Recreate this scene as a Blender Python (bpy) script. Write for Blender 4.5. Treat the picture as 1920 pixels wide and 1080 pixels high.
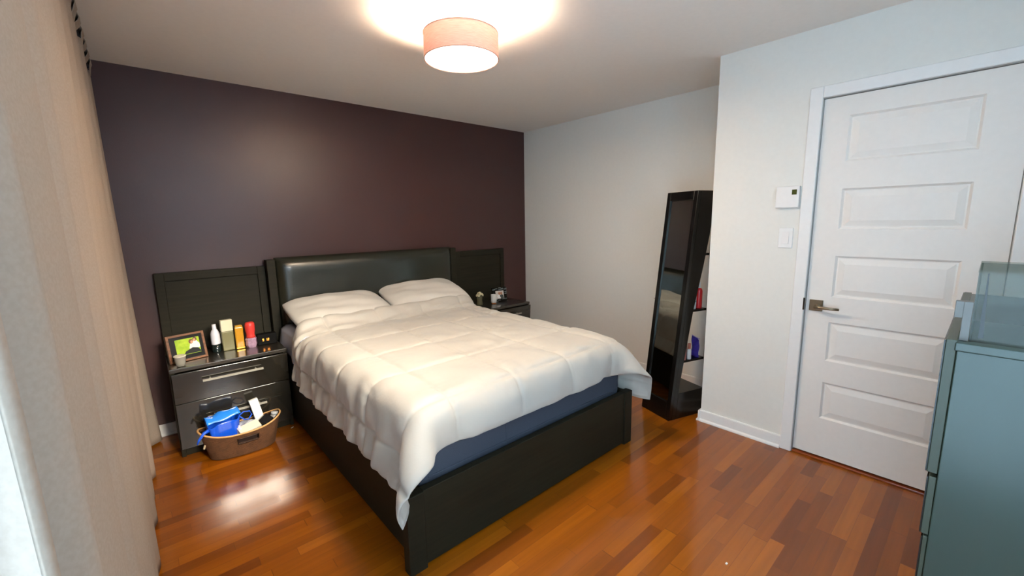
import bpy, bmesh, math, random
import numpy as np
from mathutils import Vector, Matrix
random.seed(7)
for o in list(bpy.data.objects): bpy.data.objects.remove(o)
scn = bpy.context.scene
COL = scn.collection
PI = math.pi

# ------------------------------------------------------------------ camera
def make_camera():
    yaw, pitch, roll, f = 0.722, -0.158, -0.0179, 791.48
    cy, sy, cp, sp = math.cos(yaw), math.sin(yaw), math.cos(pitch), math.sin(pitch)
    F = Vector((sy*cp, cy*cp, sp)); R0 = Vector((cy, -sy, 0)); U0 = R0.cross(F)
    c, s = math.cos(roll), math.sin(roll)
    R = c*R0 + s*U0; U = -s*R0 + c*U0
    cam = bpy.data.cameras.new('camera'); co = bpy.data.objects.new('camera', cam); COL.objects.link(co)
    M = Matrix((R, U, -F)).transposed().to_4x4(); M.translation = Vector((-3.4307, -3.6463, 1.4216))
    co.matrix_world = M
    cam.sensor_width = 36; cam.lens = 36*f/1920; cam.clip_start = 0.01
    scn.camera = co
make_camera()

# ------------------------------------------------------------------ light and exposure
scn.view_settings.view_transform = 'Standard'
scn.view_settings.look = 'None'
scn.view_settings.gamma = 1
scn.view_settings.exposure = 0.98
scn.view_settings.use_curve_mapping = False
w = bpy.data.worlds.new('world'); scn.world = w; w.use_nodes = True
bg = w.node_tree.nodes['Background']; bg.inputs[0].default_value = (0.62, 0.80, 1.0, 1); bg.inputs[1].default_value = 2.0

def area(name, loc, rot, sx, sy_, power, col, spread=PI):
    l = bpy.data.lights.new(name, 'AREA'); l.shape = 'RECTANGLE'; l.size = sx; l.size_y = sy_
    l.energy = power; l.color = col; l.spread = spread
    o = bpy.data.objects.new(name, l); COL.objects.link(o); o.location = loc; o.rotation_euler = rot
    return o
def point(name, loc, power, col, r):
    l = bpy.data.lights.new(name, 'POINT'); l.energy = power; l.color = col; l.shadow_soft_size = r
    o = bpy.data.objects.new(name, l); COL.objects.link(o); o.location = loc
    return o
BEAMW = 3.2
LAMP = (-2.14, -1.84)
DAY = (0.54, 0.78, 1.0)
WARM = (1.0, 0.78, 0.55)
# daylight at the patio door beside the camera
area('daylight_patio_door', (-3.75, -3.62, 1.15), (0, -PI/2, 0), 2.0, 0.80, 50, DAY)
area('added_fill_rear', (-2.55, -4.38, 1.72), (PI/2, 0, 0), .86, 1.12, 8, DAY)  # cool fill light added behind the camera, in the made-up rear window
# added beam, aimed at the left nightstand drawer to reflect a bright floor patch
area('added_floor_patch_beam', (-2.54, -4.36, 2.02), (PI/2-math.radians(22.8), 0, math.radians(7.1)), .88, .62, BEAMW, (1.0, .88, .70), math.radians(24))
# the light that leaves the ceiling lamp's bottom diffuser (its bulbs glow in the lamp's builder)
ld = area('lamp_diffuser_light', (LAMP[0], LAMP[1], 2.196), (0, 0, 0), 0.34, 0.34, 13, (1.0, 0.82, 0.62))
ld.data.shape = 'DISK'

# ------------------------------------------------------------------ materials
def srgb(r, g, b):
    f = lambda c: (c/255/12.92) if c/255 <= 0.04045 else ((c/255+0.055)/1.055)**2.4
    return (f(r), f(g), f(b), 1)
MATS = {}
def mat(name, col, rough=0.5, spec=0.5, metal=0.0, coat=0.0, coat_rough=0.1, noise=0.0, nscale=40, bump=0.0, bscale=200, trans=0, ior=1.45, alpha=1, sheen=0):
    if name in MATS: return MATS[name]
    m = bpy.data.materials.new(name); m.use_nodes = True; nt = m.node_tree; b = nt.nodes['Principled BSDF']
    c = srgb(*col)
    b.inputs['Base Color'].default_value = c
    b.inputs['Roughness'].default_value = rough
    b.inputs['Specular IOR Level'].default_value = spec
    b.inputs['Metallic'].default_value = metal
    b.inputs['Coat Weight'].default_value = coat
    b.inputs['Coat Roughness'].default_value = coat_rough
    b.inputs['Transmission Weight'].default_value = trans
    b.inputs['IOR'].default_value = ior
    b.inputs['Alpha'].default_value = alpha
    b.inputs['Sheen Weight'].default_value = sheen
    tc = nt.nodes.new('ShaderNodeTexCoord')
    n = nt.nodes.new('ShaderNodeTexNoise'); n.inputs['Scale'].default_value = nscale; n.inputs['Detail'].default_value = 5
    nt.links.new(tc.outputs['Object'], n.inputs['Vector'])
    mx = nt.nodes.new('ShaderNodeMix'); mx.data_type = 'RGBA'
    k = noise if noise else 0.03
    mx.inputs[6].default_value = tuple(x*(1-k) for x in c[:3])+(1,)
    mx.inputs[7].default_value = tuple(min(1, x*(1+k)) for x in c[:3])+(1,)
    nt.links.new(n.outputs['Fac'], mx.inputs[0]); nt.links.new(mx.outputs[2], b.inputs['Base Color'])
    if bump:
        n2 = nt.nodes.new('ShaderNodeTexNoise'); n2.inputs['Scale'].default_value = bscale; n2.inputs['Detail'].default_value = 4
        nt.links.new(tc.outputs['Object'], n2.inputs['Vector'])
        bp = nt.nodes.new('ShaderNodeBump'); bp.inputs['Strength'].default_value = bump; bp.inputs['Distance'].default_value = 0.002
        nt.links.new(n2.outputs['Fac'], bp.inputs['Height']); nt.links.new(bp.outputs['Normal'], b.inputs['Normal'])
    MATS[name] = m; return m

def wood_mat(name, dark, light, rough=0.3, coat=0.3, coat_rough=0.08, axis='X', scale=1.0, ior=1.5, spec=0.5):
    m = bpy.data.materials.new(name); m.use_nodes = True; nt = m.node_tree; b = nt.nodes['Principled BSDF']
    tc = nt.nodes.new('ShaderNodeTexCoord'); mp = nt.nodes.new('ShaderNodeMapping')
    st = {'X': (3, 60, 60), 'Y': (60, 3, 60), 'Z': (60, 60, 3)}[axis]
    mp.inputs['Scale'].default_value = tuple(s*scale for s in st)
    n = nt.nodes.new('ShaderNodeTexNoise'); n.inputs['Scale'].default_value = 1; n.inputs['Detail'].default_value = 6
    nt.links.new(tc.outputs['Object'], mp.inputs['Vector']); nt.links.new(mp.outputs['Vector'], n.inputs['Vector'])
    cr = nt.nodes.new('ShaderNodeValToRGB'); cr.color_ramp.elements[0].position = .3; cr.color_ramp.elements[1].position = .7
    cr.color_ramp.elements[0].color = srgb(*dark); cr.color_ramp.elements[1].color = srgb(*light)
    nt.links.new(n.outputs['Fac'], cr.inputs['Fac']); nt.links.new(cr.outputs['Color'], b.inputs['Base Color'])
    b.inputs['Roughness'].default_value = rough; b.inputs['Coat Weight'].default_value = coat
    b.inputs['Coat Roughness'].default_value = coat_rough; b.inputs['Coat IOR'].default_value = ior
    b.inputs['Specular IOR Level'].default_value = spec
    MATS[name] = m; return m

def floor_mat():
    m = bpy.data.materials.new('hardwood_floor'); m.use_nodes = True; nt = m.node_tree; L = nt.links; N = nt.nodes
    b = N['Principled BSDF']
    def math_(op, a, bb=None, c=None):
        n = N.new('ShaderNodeMath'); n.operation = op
        for i, v in enumerate((a, bb, c)):
            if v is None: continue
            if isinstance(v, (int, float)): n.inputs[i].default_value = v
            else: L.new(v, n.inputs[i])
        return n.outputs[0]
    tc = N.new('ShaderNodeTexCoord'); sp = N.new('ShaderNodeSeparateXYZ'); L.new(tc.outputs['Object'], sp.inputs[0])
    X, Y = sp.outputs[0], sp.outputs[1]
    ry = math_('DIVIDE', Y, 0.058); row = math_('FLOOR', ry); fy = math_('FRACT', ry)
    wn = N.new('ShaderNodeTexWhiteNoise'); wn.noise_dimensions = '1D'; L.new(row, wn.inputs['W'])
    rx = math_('ADD', math_('DIVIDE', X, 0.46), math_('MULTIPLY', wn.outputs['Value'], 7.3))
    # uneven board lengths: warp the run along the row
    rx = math_('ADD', rx, math_('MULTIPLY', math_('SINE', math_('ADD', math_('MULTIPLY', rx, 2.1), row)), 0.28))
    col = math_('FLOOR', rx); fx = math_('FRACT', rx)
    cb = N.new('ShaderNodeCombineXYZ'); L.new(row, cb.inputs[0]); L.new(col, cb.inputs[1])
    w2 = N.new('ShaderNodeTexWhiteNoise'); w2.noise_dimensions = '2D'; L.new(cb.outputs[0], w2.inputs['Vector'])
    cr = N.new('ShaderNodeValToRGB'); e = cr.color_ramp.elements
    e[0].position = 0; e[0].color = srgb(*FLOOR_C[0]); e[1].position = 1; e[1].color = srgb(*FLOOR_C[3])
    a = e.new(.25); a.color = srgb(*FLOOR_C[1]); a = e.new(.75); a.color = srgb(*FLOOR_C[2])
    L.new(w2.outputs['Value'], cr.inputs['Fac'])
    # grain
    mp = N.new('ShaderNodeMapping'); mp.inputs['Scale'].default_value = (2.5, 45, 1); L.new(tc.outputs['Object'], mp.inputs['Vector'])
    ng = N.new('ShaderNodeTexNoise'); ng.noise_dimensions = '4D'; ng.inputs['Scale'].default_value = 1.0; ng.inputs['Detail'].default_value = 6
    L.new(mp.outputs[0], ng.inputs['Vector']); L.new(math_('MULTIPLY', w2.outputs['Value'], 20), ng.inputs['W'])
    g = math_('ADD', math_('MULTIPLY', ng.outputs['Fac'], 0.6), 0.72)
    hsv = N.new('ShaderNodeHueSaturation'); L.new(cr.outputs[0], hsv.inputs['Color']); L.new(g, hsv.inputs['Value'])
    # seams
    sy_ = math_('MINIMUM', fy, math_('SUBTRACT', 1.0, fy)); sx_ = math_('MINIMUM', fx, math_('SUBTRACT', 1.0, fx))
    seam = math_('MULTIPLY', math_('GREATER_THAN', sy_, 0.007), math_('GREATER_THAN', sx_, 0.0016))
    mx = N.new('ShaderNodeMix'); mx.data_type = 'RGBA'; L.new(seam, mx.inputs[0]); mx.inputs[6].default_value = srgb(104, 50, 8)
    L.new(hsv.outputs[0], mx.inputs[7]); L.new(mx.outputs[2], b.inputs['Base Color'])
    b.inputs['Roughness'].default_value = 0.4; b.inputs['Specular IOR Level'].default_value = 0.2
    b.inputs['Coat Weight'].default_value = 0.75; b.inputs['Coat Roughness'].default_value = 0.13; b.inputs['Coat IOR'].default_value = 1.5
    bp = N.new('ShaderNodeBump'); bp.inputs['Strength'].default_value = 0.25; bp.inputs['Distance'].default_value = 0.001
    L.new(seam, bp.inputs['Height']); L.new(bp.outputs[0], b.inputs['Normal'])
    return m
FLOOR_C = [(114, 56, 4), (134, 70, 5), (144, 77, 6), (162, 91, 10)]
FLOOR = floor_mat()
M_CEIL = mat('ceiling_paint', (242, 235, 228), 0.9, 0.2, bump=.15, bscale=300)
M_PURPLE = mat('plum_satin_paint', (68, 39, 36), 0.39, 0.65, bump=.25, bscale=160)
M_WALL = mat('grey_white_wall_paint', (228, 226, 220), 0.6, 0.35, bump=.2, bscale=220)
M_TRIM = mat('white_trim_paint', (236, 234, 232), 0.35, 0.5)
M_DOOR = mat('white_door_paint', (234, 228, 222), 0.4, 0.5)
M_ESP = wood_mat('espresso_wood', (30, 27, 17), (38, 35, 23), rough=.6, coat=.0, coat_rough=.15, spec=.22)
M_ESPG = wood_mat('espresso_gloss_top', (26, 22, 15), (38, 33, 24), rough=.4, coat=1.0, coat_rough=.04, ior=1.6)
M_LEATHER = mat('dark_leather', (34, 36, 28), 0.24, 0.6, coat=.3, coat_rough=.15, bump=.5, bscale=260, noise=.15, nscale=8)
M_BLACK = mat('black_lacquer', (12, 11, 10), 0.25, 0.5)
M_STEEL = mat('brushed_steel', (190, 185, 178), 0.35, 0.5, metal=1)
M_MATT = mat('slate_blue_mattress', (68, 74, 86), 0.85, 0.2, bump=.4, bscale=300)
M_PILLOW = mat('white_pillowcase', (206, 202, 194), 0.8, 0.2, bump=.2, bscale=60, sheen=.2)
M_CURT = None

# ------------------------------------------------------------------ mesh helpers
def mesh_obj(name, verts, faces, m, parent=None, smooth=False):
    me = bpy.data.meshes.new(name); me.from_pydata([tuple(v) for v in verts], [], faces); me.update()
    if smooth:
        me.polygons.foreach_set('use_smooth', [True]*len(me.polygons))
    o = bpy.data.objects.new(name, me); COL.objects.link(o)
    if m: me.materials.append(m)
    if parent: o.parent = parent
    return o
def bm_obj(name, bm, m, parent=None, smooth=False, bevel=0, seg=2):
    me = bpy.data.meshes.new(name); bmesh.ops.recalc_face_normals(bm, faces=bm.faces); bm.to_mesh(me); bm.free()
    if smooth: me.polygons.foreach_set('use_smooth', [True]*len(me.polygons))
    o = bpy.data.objects.new(name, me); COL.objects.link(o)
    for mm in (m if isinstance(m, (list, tuple)) else [m]): me.materials.append(mm)
    if parent: o.parent = parent
    if bevel:
        b = o.modifiers.new('bevel', 'BEVEL'); b.width = bevel; b.segments = seg; b.limit_method = 'ANGLE'; b.angle_limit = .6
        b.harden_normals = False
    return o
def add_box(bm, lo, hi, M=None, mi=0):
    x0, y0, z0 = lo; x1, y1, z1 = hi
    P = [Vector(p) for p in ((x0,y0,z0),(x1,y0,z0),(x1,y1,z0),(x0,y1,z0),(x0,y0,z1),(x1,y0,z1),(x1,y1,z1),(x0,y1,z1))]
    if M: P = [M @ p for p in P]
    v = [bm.verts.new(p) for p in P]
    for f in ((0,3,2,1),(4,5,6,7),(0,1,5,4),(1,2,6,5),(2,3,7,6),(3,0,4,7)):
        fc = bm.faces.new([v[i] for i in f]); fc.material_index = mi
def add_prism(bm, poly, ext):
    """extrude a polygon (list of 3D points) along vector ext"""
    a = [bm.verts.new(p) for p in poly]; b = [bm.verts.new(Vector(p)+Vector(ext)) for p in poly]
    n = len(poly); bm.faces.new(a); bm.faces.new(b[::-1])
    for i in range(n): bm.faces.new((a[i], b[i], b[(i+1) % n], a[(i+1) % n]))
def add_lathe(bm, prof, n=32, M=None, sx=1, sy=1):
    rings = []
    for r, z in prof:
        ring = []
        for k in range(n):
            a = 2*PI*k/n; p = Vector((r*math.cos(a)*sx, r*math.sin(a)*sy, z))
            if M: p = M @ p
            ring.append(bm.verts.new(p))
        rings.append(ring)
    for A, B in zip(rings, rings[1:]):
        for k in range(n): bm.faces.new((A[k], A[(k+1) % n], B[(k+1) % n], B[k]))
    if prof[0][0] > 1e-6: bm.faces.new(rings[0][::-1])
    if prof[-1][0] > 1e-6: bm.faces.new(rings[-1])
    bmesh.ops.remove_doubles(bm, verts=bm.verts, dist=1e-6)
def add_tube(bm, pts, r, n=10, closed=False):
    pts = [Vector(p) for p in pts]; rings = []
    up = Vector((0, 0, 1))
    for i, p in enumerate(pts):
        a = pts[i-1] if (i > 0 or closed) else p; b = pts[(i+1) % len(pts)] if (i < len(pts)-1 or closed) else p
        t = (b-a).normalized(); s = t.cross(up)
        if s.length < 1e-3: s = t.cross(Vector((1, 0, 0)))
        s.normalize(); u = s.cross(t)
        rr = r[i] if isinstance(r, (list, tuple)) else r
        rings.append([bm.verts.new(p + (s*math.cos(2*PI*k/n)+u*math.sin(2*PI*k/n))*rr) for k in range(n)])
    prs = list(zip(rings, rings[1:])) + ([(rings[-1], rings[0])] if closed else [])
    for A, B in prs:
        for k in range(n): bm.faces.new((A[k], A[(k+1) % n], B[(k+1) % n], B[k]))
    if not closed: bm.faces.new(rings[0][::-1]); bm.faces.new(rings[-1])
def box(name, lo, hi, m, parent=None, bevel=0, M=None, seg=2):
    bm = bmesh.new(); add_box(bm, lo, hi, M); return bm_obj(name, bm, m, parent, bevel=bevel, seg=seg)
def tag(o, label, cat, group=None, kind=None):
    if label: o['label'] = label
    if cat: o['category'] = cat
    if group: o['group'] = group
    if kind: o['kind'] = kind
    return o
def thing(name, label, cat, loc=(0, 0, 0), rotz=0, group=None):
    o = bpy.data.objects.new(name, None); COL.objects.link(o); o.location = loc; o.rotation_euler = (0, 0, rotz)
    o.empty_display_size = .1
    return tag(o, label, cat, group)
def struct(o):
    o['kind'] = 'structure'; return o
def copy_tree(o, parent=None):
    c = o.copy(); COL.objects.link(c)
    if parent: c.parent = parent
    for ch in list(o.children): copy_tree(ch, c)
    return c

# ------------------------------------------------------------------ room shell
H = 2.407; XL = -3.585; XD = -0.58; YD = -2.41; YF = -4.22
def shell():
    struct(box('floor', (XL-.2, YF-.2, -.1), (.2, .2, 0), FLOOR))
    struct(box('ceiling', (XL-.2, YF-.2, H), (.2, .2, H+.1), M_CEIL))
    struct(box('wall_back', (XL-.12, 0, 0), (.12, .12, H), M_PURPLE))
    struct(box('wall_right', (0, YD-.01, 0), (.12, 0, H), M_WALL))
    # the protruding wall that holds the door: pieces round the opening
    y0, y1, zt = -3.712, -2.966, 2.045
    bm = bmesh.new()
    add_box(bm, (XD, y1, 0), (.12, YD, H)); add_box(bm, (XD, y0, zt), (XD+.12, y1, H)); add_box(bm, (XD, YF, 0), (XD+.12, y0, H))
    struct(bm_obj('wall_door', bm, M_WALL))
    # left wall with the patio door opening, rear wall with an unseen window added for its light
    bm = bmesh.new()
    add_box(bm, (XL-.12, -3.30, 0), (XL, 0, H)); add_box(bm, (XL-.12, YF, 0), (XL, -4.05, H)); add_box(bm, (XL-.12, -4.05, 2.15), (XL, -3.22, H))
    add_box(bm, (XL-.12, -4.05, 0), (XL, -3.22, .1))
    struct(bm_obj('wall_left', bm, M_PURPLE))
    bm = bmesh.new()
    add_box(bm, (XL-.12, YF-.12, 0), (-3.0, YF, H)); add_box(bm, (-2.1, YF-.12, 0), (XD+.12, YF, H))
    add_box(bm, (-3.0, YF-.12, 0), (-2.1, YF, 1.12)); add_box(bm, (-3.0, YF-.12, 2.35), (-2.1, YF, H))
    struct(bm_obj('wall_front', bm, M_WALL))
    M_GL = mat('window_glass', (240, 248, 250), 0.0, .5, trans=1, ior=1.02)
    def window(name, lo, hi, axis):
        bm = bmesh.new(); t = .045
        (x0, y0, z0), (x1, y1, z1) = lo, hi
        add_box(bm, (x0, y0, z0), (x1, y1, z0+t)); add_box(bm, (x0, y0, z1-t), (x1, y1, z1))
        if axis == 'x':
            for y in (y0, (y0+y1)/2-t/2, y1-t): add_box(bm, (x0, y, z0+t), (x1, y+t, z1-t))
        else:
            for x in (x0, (x0+x1)/2-t/2, x1-t): add_box(bm, (x, y0, z0+t), (x+t, y1, z1-t))
        f = struct(bm_obj(name, bm, M_TRIM, bevel=.003))
        return f
    window('added_window_2', (-3.0, YF-.09, 1.12), (-2.1, YF-.03, 2.35), 'y')  # unseen window frame, added around the two rear lights
    window('window_1', (XL-.09, -4.05, .1), (XL-.03, -3.22, 2.15), 'x')
shell()

def door():
    y0, y1, zt = -3.705, -2.972, 2.035
    z0 = .022; X = XD+.012; T = .036
    # slab with five raised panels: build the front face as stiles/rails plus bevelled panels
    ys = (-3.566, -3.087)
    zs = [(.254, .473), (.601, .827), (.970, 1.200), (1.345, 1.560), (1.700, 1.935)]
    bm = bmesh.new()
    add_box(bm, (X, ys[1], z0), (X+T, y1, zt)); add_box(bm, (X, y0, z0), (X+T, ys[0], zt))
    edges = [z0] + [z for p in zs for z in p] + [zt]
    for a, b in zip(edges[0::2], edges[1::2]): add_box(bm, (X, ys[0], a), (X+T, ys[1], b))
    for a, b in zs:
        # sloping moulding going in, flat groove, raised field
        def ring(d, x): return [Vector((x, ys[0]+d, a+d)), Vector((x, ys[1]-d, a+d)), Vector((x, ys[1]-d, b-d)), Vector((x, ys[0]+d, b-d))]
        rs = [ring(0, X), ring(.010, X+.010), ring(.016, X+.010), ring(.045, X+.002)]
        vs = [[bm.verts.new(p) for p in r] for r in rs]
        for A, B in zip(vs, vs[1:]):
            for k in range(4): bm.faces.new((A[k], A[(k+1) % 4], B[(k+1) % 4], B[k]))
        bm.faces.new(vs[-1])
    bmesh.ops.remove_doubles(bm, verts=bm.verts, dist=1e-5)
    d = bm_obj('door_1', bm, M_DOOR); struct(d)
    # casing
    bm = bmesh.new(); cx = XD-.014
    add_box(bm, (cx, -2.968, 0), (XD, -2.908, zt+.066)); add_box(bm, (cx, -3.77, 0), (XD, -3.709, zt+.066))
    add_box(bm, (cx, -3.709, zt+.006), (XD, -2.968, zt+.066))
    struct(bm_obj('trim_1', bm, M_TRIM, bevel=.004))
    # jamb inside the opening + wooden threshold
    bm = bmesh.new()
    add_box(bm, (XD, -2.9705, 0), (XD+.12, -2.966, zt+.01)); add_box(bm, (XD, -3.712, 0), (XD+.12, -3.7065, zt+.01))
    add_box(bm, (XD, -3.7065, zt+.003), (XD+.12, -2.9705, zt+.01)); add_box(bm, (XD+.05, -2.985, 0), (XD+.065, -2.9705, zt))
    struct(bm_obj('trim_2', bm, mat('jamb_paint', (170, 168, 165), .5)))
    struct(box('trim_3', (XD-.002, -3.7065, 0), (XD+.12, -2.9705, .012), wood_mat('threshold_wood', (120, 54, 20), (150, 72, 30), axis='Y'), bevel=.003))
    struct(box('wall_hall', (XD+.3, -4.1, 0), (XD+.34, -2.6, H), mat('dark_hall', (40, 38, 36), .9)))
    # lever handle
    M_BR = mat('antique_nickel', (150, 138, 118), .3, .5, metal=1)
    yh, zh = -3.022, .915
    hd = box('door_handle', (X-.009, yh-.032, zh-.032), (X, yh+.032, zh+.032), M_BR, d, bevel=.002)
    bm = bmesh.new()
    Mx = Matrix.Translation((X-.009, yh-.008, zh-.004)) @ Matrix.Rotation(-PI/2, 4, 'Y')
    add_lathe(bm, [(.013, 0), (.013, .012), (.009, .016), (.009, .045), (0, .047)], 20, Mx)
    pts = [(X-.048, yh+.000-.008, zh-.004), (X-.052, yh-.03, zh-.004), (X-.052, yh-.07, zh-.004), (X-.050, yh-.115, zh-.003)]
    add_tube(bm, pts, [.010, .009, .008, .007], 10)
    bm_obj('lever', bm, M_BR, hd, smooth=True)
    box('latch_strike', (XD-.0155, -2.972, .885), (XD-.0135, -2.963, .955), mat('dark_bronze', (60, 52, 44), .4, metal=.8), d)
door()

def baseboards():
    def board(name, p0, p1, nrm):
        # p0->p1 along the wall, nrm points into the room
        p0, p1, n = Vector(p0), Vector(p1), Vector(nrm)
        bm = bmesh.new()
        prof = [(0, 0), (.024, 0), (.024, .006), (.021, .012), (.012, .019), (.012, .074), (.009, .080), (0, .080)]
        add_prism(bm, [p0 + n*a + Vector((0, 0, b)) for a, b in prof], p1-p0)
        struct(bm_obj(name, bm, M_TRIM))
    board('baseboard_door', (XD, -2.908, 0), (XD, YD+.0, 0), (-1, 0, 0))
    board('baseboard_door_side', (XD-.02, YD, 0), (0, YD, 0), (0, 1, 0))
    board('baseboard_right', (0, YD, 0), (0, 0, 0), (-1, 0, 0))
    board('baseboard_back', (0, 0, 0), (XL, 0, 0), (0, -1, 0))
    board('baseboard_left', (XL, -3.2, 0), (XL, 0, 0), (1, 0, 0))
baseboards()

# ------------------------------------------------------------------ bed
BX0, BX1, BY1 = -2.715, -1.185, -2.235      # outer faces of the frame
def bed():
    t = thing('bed', 'espresso wood bed frame with padded leather headboard against plum wall', 'bed', (-1.93, -1.1, 0))
    def P(o): o.parent = t; o.matrix_parent_inverse = t.matrix_world.inverted(); o.location = o.location - Vector(t.location); return o
    t.location = (-1.93, -1.1, 0)
    off = Vector(t.location)
    def part(o):
        o.parent = t; o.location = -off; return o
    fb = bmesh.new(); add_box(fb, (BX0-.045, BY1, .0), (BX0+.035, BY1+.05, .347)); add_box(fb, (BX1-.075, BY1, .0), (BX1+.0, BY1+.05, .347))
    add_box(fb, (BX0+.035, BY1+.008, .012), (BX1-.075, BY1+.045, .347))
    part(bm_obj('footboard', fb, M_ESP, bevel=.003))
    part(box('side_rail', (BX0, BY1+.05, .02), (BX0+.03, -.11, .335), M_ESP, bevel=.003))
    part(box('side_rail', (BX1-.03, BY1+.05, .02), (BX1, -.11, .335), M_ESP, bevel=.003))
    hb = bmesh.new()
    add_box(hb, (-2.731, -.11, 0), (-2.675, -.03, 1.165)); add_box(hb, (-1.115, -.11, 0), (-1.055, -.03, 1.165))
    add_box(hb, (-2.675, -.085, .1), (-1.115, -.03, 1.15))
    part(bm_obj('headboard', hb, M_ESP, bevel=.003))
    # padded leather panel: cushion surface
    nx, nz = 60, 26; V = []; Fc = []
    x0, x1, z0, z1 = -2.678, -1.112, .42, 1.178
    for j in range(nz+1):
        for i in range(nx+1):
            u, v = i/nx, j/nz
            x = x0+(x1-x0)*u; z = z0+(z1-z0)*v
            ex = min(u, 1-u)*(x1-x0)/.10; ez = min(v, 1-v)*(z1-z0)/.10
            fx_ = 1-(1-min(1, ex))**2.2; fz_ = 1-(1-min(1, ez))**2.2
            dd = .065*math.sqrt(max(0, fx_*fz_)) + .012*math.sin(PI*u)*math.sin(PI*v) + .0015*math.sin(17*u+3*v)*math.sin(9*v+2)
            V.append((x, -.085-dd, z))
    for j in range(nz):
        for i in range(nx):
            a = j*(nx+1)+i; Fc.append((a, a+1, a+nx+2, a+nx+1))
    part(mesh_obj('leather_panel', V, Fc, M_LEATHER, smooth=True))
    sl = bmesh.new()
    add_box(sl, (BX0+.031, BY1+.051, .28), (BX1-.031, -.12, .298))
    part(bm_obj('platform', sl, M_ESP))
bed()

MX0, MX1, MY0, MY1, MZ0, MZ1 = -2.675, -1.225, -2.175, -.16, .30, .655
def mattress():
    bm = bmesh.new(); add_box(bm, (MX0, MY0, MZ0), (MX1, MY1, MZ1))
    o = bm_obj('mattress', bm, M_MATT, bevel=.05, seg=5)
    tag(o, 'slate blue covered mattress lying in the bed frame under the white comforter', 'mattress')
    bpy.context.view_layer.update()
    # side seam tape
    bm = bmesh.new()
    for z in (.36, .60):
        add_tube(bm, [(MX0+.05, MY0-.002, z), (MX1-.05, MY0-.002, z)], .004, 6)
        add_tube(bm, [(MX0-.002, MY0+.05, z), (MX0-.002, MY1-.05, z)], .004, 6)
    add_tube(bm, [(-2.19, MY0-.001, .34), (-2.19, MY0-.001, .61)], .002, 6)
    bm_obj('piping', bm, M_MATT, o)
mattress()

# ------------------------------------------------------------------ comforter (position based cloth on the rounded mattress)
def cloth_drape():
    rng = np.random.default_rng(3)
    h = .03
    W, Ln = 2.10, 1.88            # across, along
    nx, ny = int(W/h)+1, int(Ln/h)+1
    cx = -1.947; yh = -.44        # centre line of the cloth, head edge
    s = (np.arange(nx)-(nx-1)/2)*h; t = np.arange(ny)*h
    S, T = np.meshgrid(s, t, indexing='ij')
    rot = math.radians(0.0)
    X = np.stack([cx+S, yh-T, np.full_like(S, .725)], -1)
    X[..., 2] += .002*rng.standard_normal(S.shape)
    Xp = X.copy()
    # rounded boxes: (centre, half, radius)
    boxes = [(np.array([(MX0+MX1)/2, (MY0+MY1)/2, (MZ0+MZ1)/2]), np.array([(MX1-MX0)/2, (MY1-MY0)/2, (MZ1-MZ0)/2]), .055, .028),
             (np.array([(BX0+BX1)/2, BY1/2-.05, .17]), np.array([(BX1-BX0)/2+.02, -BY1/2-.045, .18]), .02, .012),
             (np.array([-1.94, -.43, .69]), np.array([.72, .17, .07]), .065, .012)]
    def collide(X):
        hit = np.zeros(X.shape[:-1], bool)
        for c, hs, r, off in boxes:
            q = X-c; a = np.abs(q)-(hs-r)
            m = np.maximum(a, 0); ln = np.linalg.norm(m, axis=-1)
            inside = np.minimum(a.max(-1), 0)
            d = ln+inside-r-off
            msk = d < 0
            g = m/np.maximum(ln, 1e-6)[..., None]
            ins = ln < 1e-6
            ax = a.argmax(-1); g[ins] = np.eye(3)[ax[ins]]
            g = g*np.sign(q+1e-9)
            X[msk] -= (d[..., None]*g)[msk]
            hit |= msk
        return hit
    def con(A, B, L, k):
        d = B-A; l = np.linalg.norm(d, axis=-1, keepdims=True)
        c = .5*k*(l-L)/np.maximum(l, 1e-9)*d
        A += c; B -= c
    g = np.array([0, 0, -9.8]); dt = 1/60
    for step in range(260):
        v = (X-Xp)/dt*.97
        Xp = X.copy(); X = X+v*dt+g*dt*dt*.5
        for it in range(14):
            for a in (0, 1):
                con(X[a:-1:2], X[a+1::2][:X[a:-1:2].shape[0]], h, 1) if True else 0
                n = X[:, a:-1:2].shape[1]
                con(X[:, a:-1:2], X[:, a+1::2][:, :n], h, 1)
            # shear
            for a in (0, 1):
                A = X[a:-1:2, :-1]; B = X[a+1::2, 1:][:A.shape[0]]; con(A, B, h*1.41421, .35)
                A = X[a:-1:2, 1:]; B = X[a+1::2, :-1][:A.shape[0]]; con(A, B, h*1.41421, .35)
            # bending
            for k, st in ((2, .12), (5, .05)):
                for a in range(0, k):
                    A = X[a:-k:2*k]; B = X[a+k::2*k][:A.shape[0]]; con(A, B, h*k, st)
                    A = X[a+k:-k:2*k]; B = X[a+2*k::2*k][:A.shape[0]]; con(A, B, h*k, st)
                    n = X[:, a:-k:2*k].shape[1]; con(X[:, a:-k:2*k], X[:, a+k::2*k][:, :n], h*k, st)
                    n = X[:, a+k:-k:2*k].shape[1]; con(X[:, a+k:-k:2*k], X[:, a+2*k::2*k][:, :n], h*k, st)
            hit = collide(X)
        # friction
        dx = X-Xp; dx[..., 2] = 0
        X[hit] -= .75*dx[hit]
        X[..., 2] = np.maximum(X[..., 2], .012)
    return X, S, T, h
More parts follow.
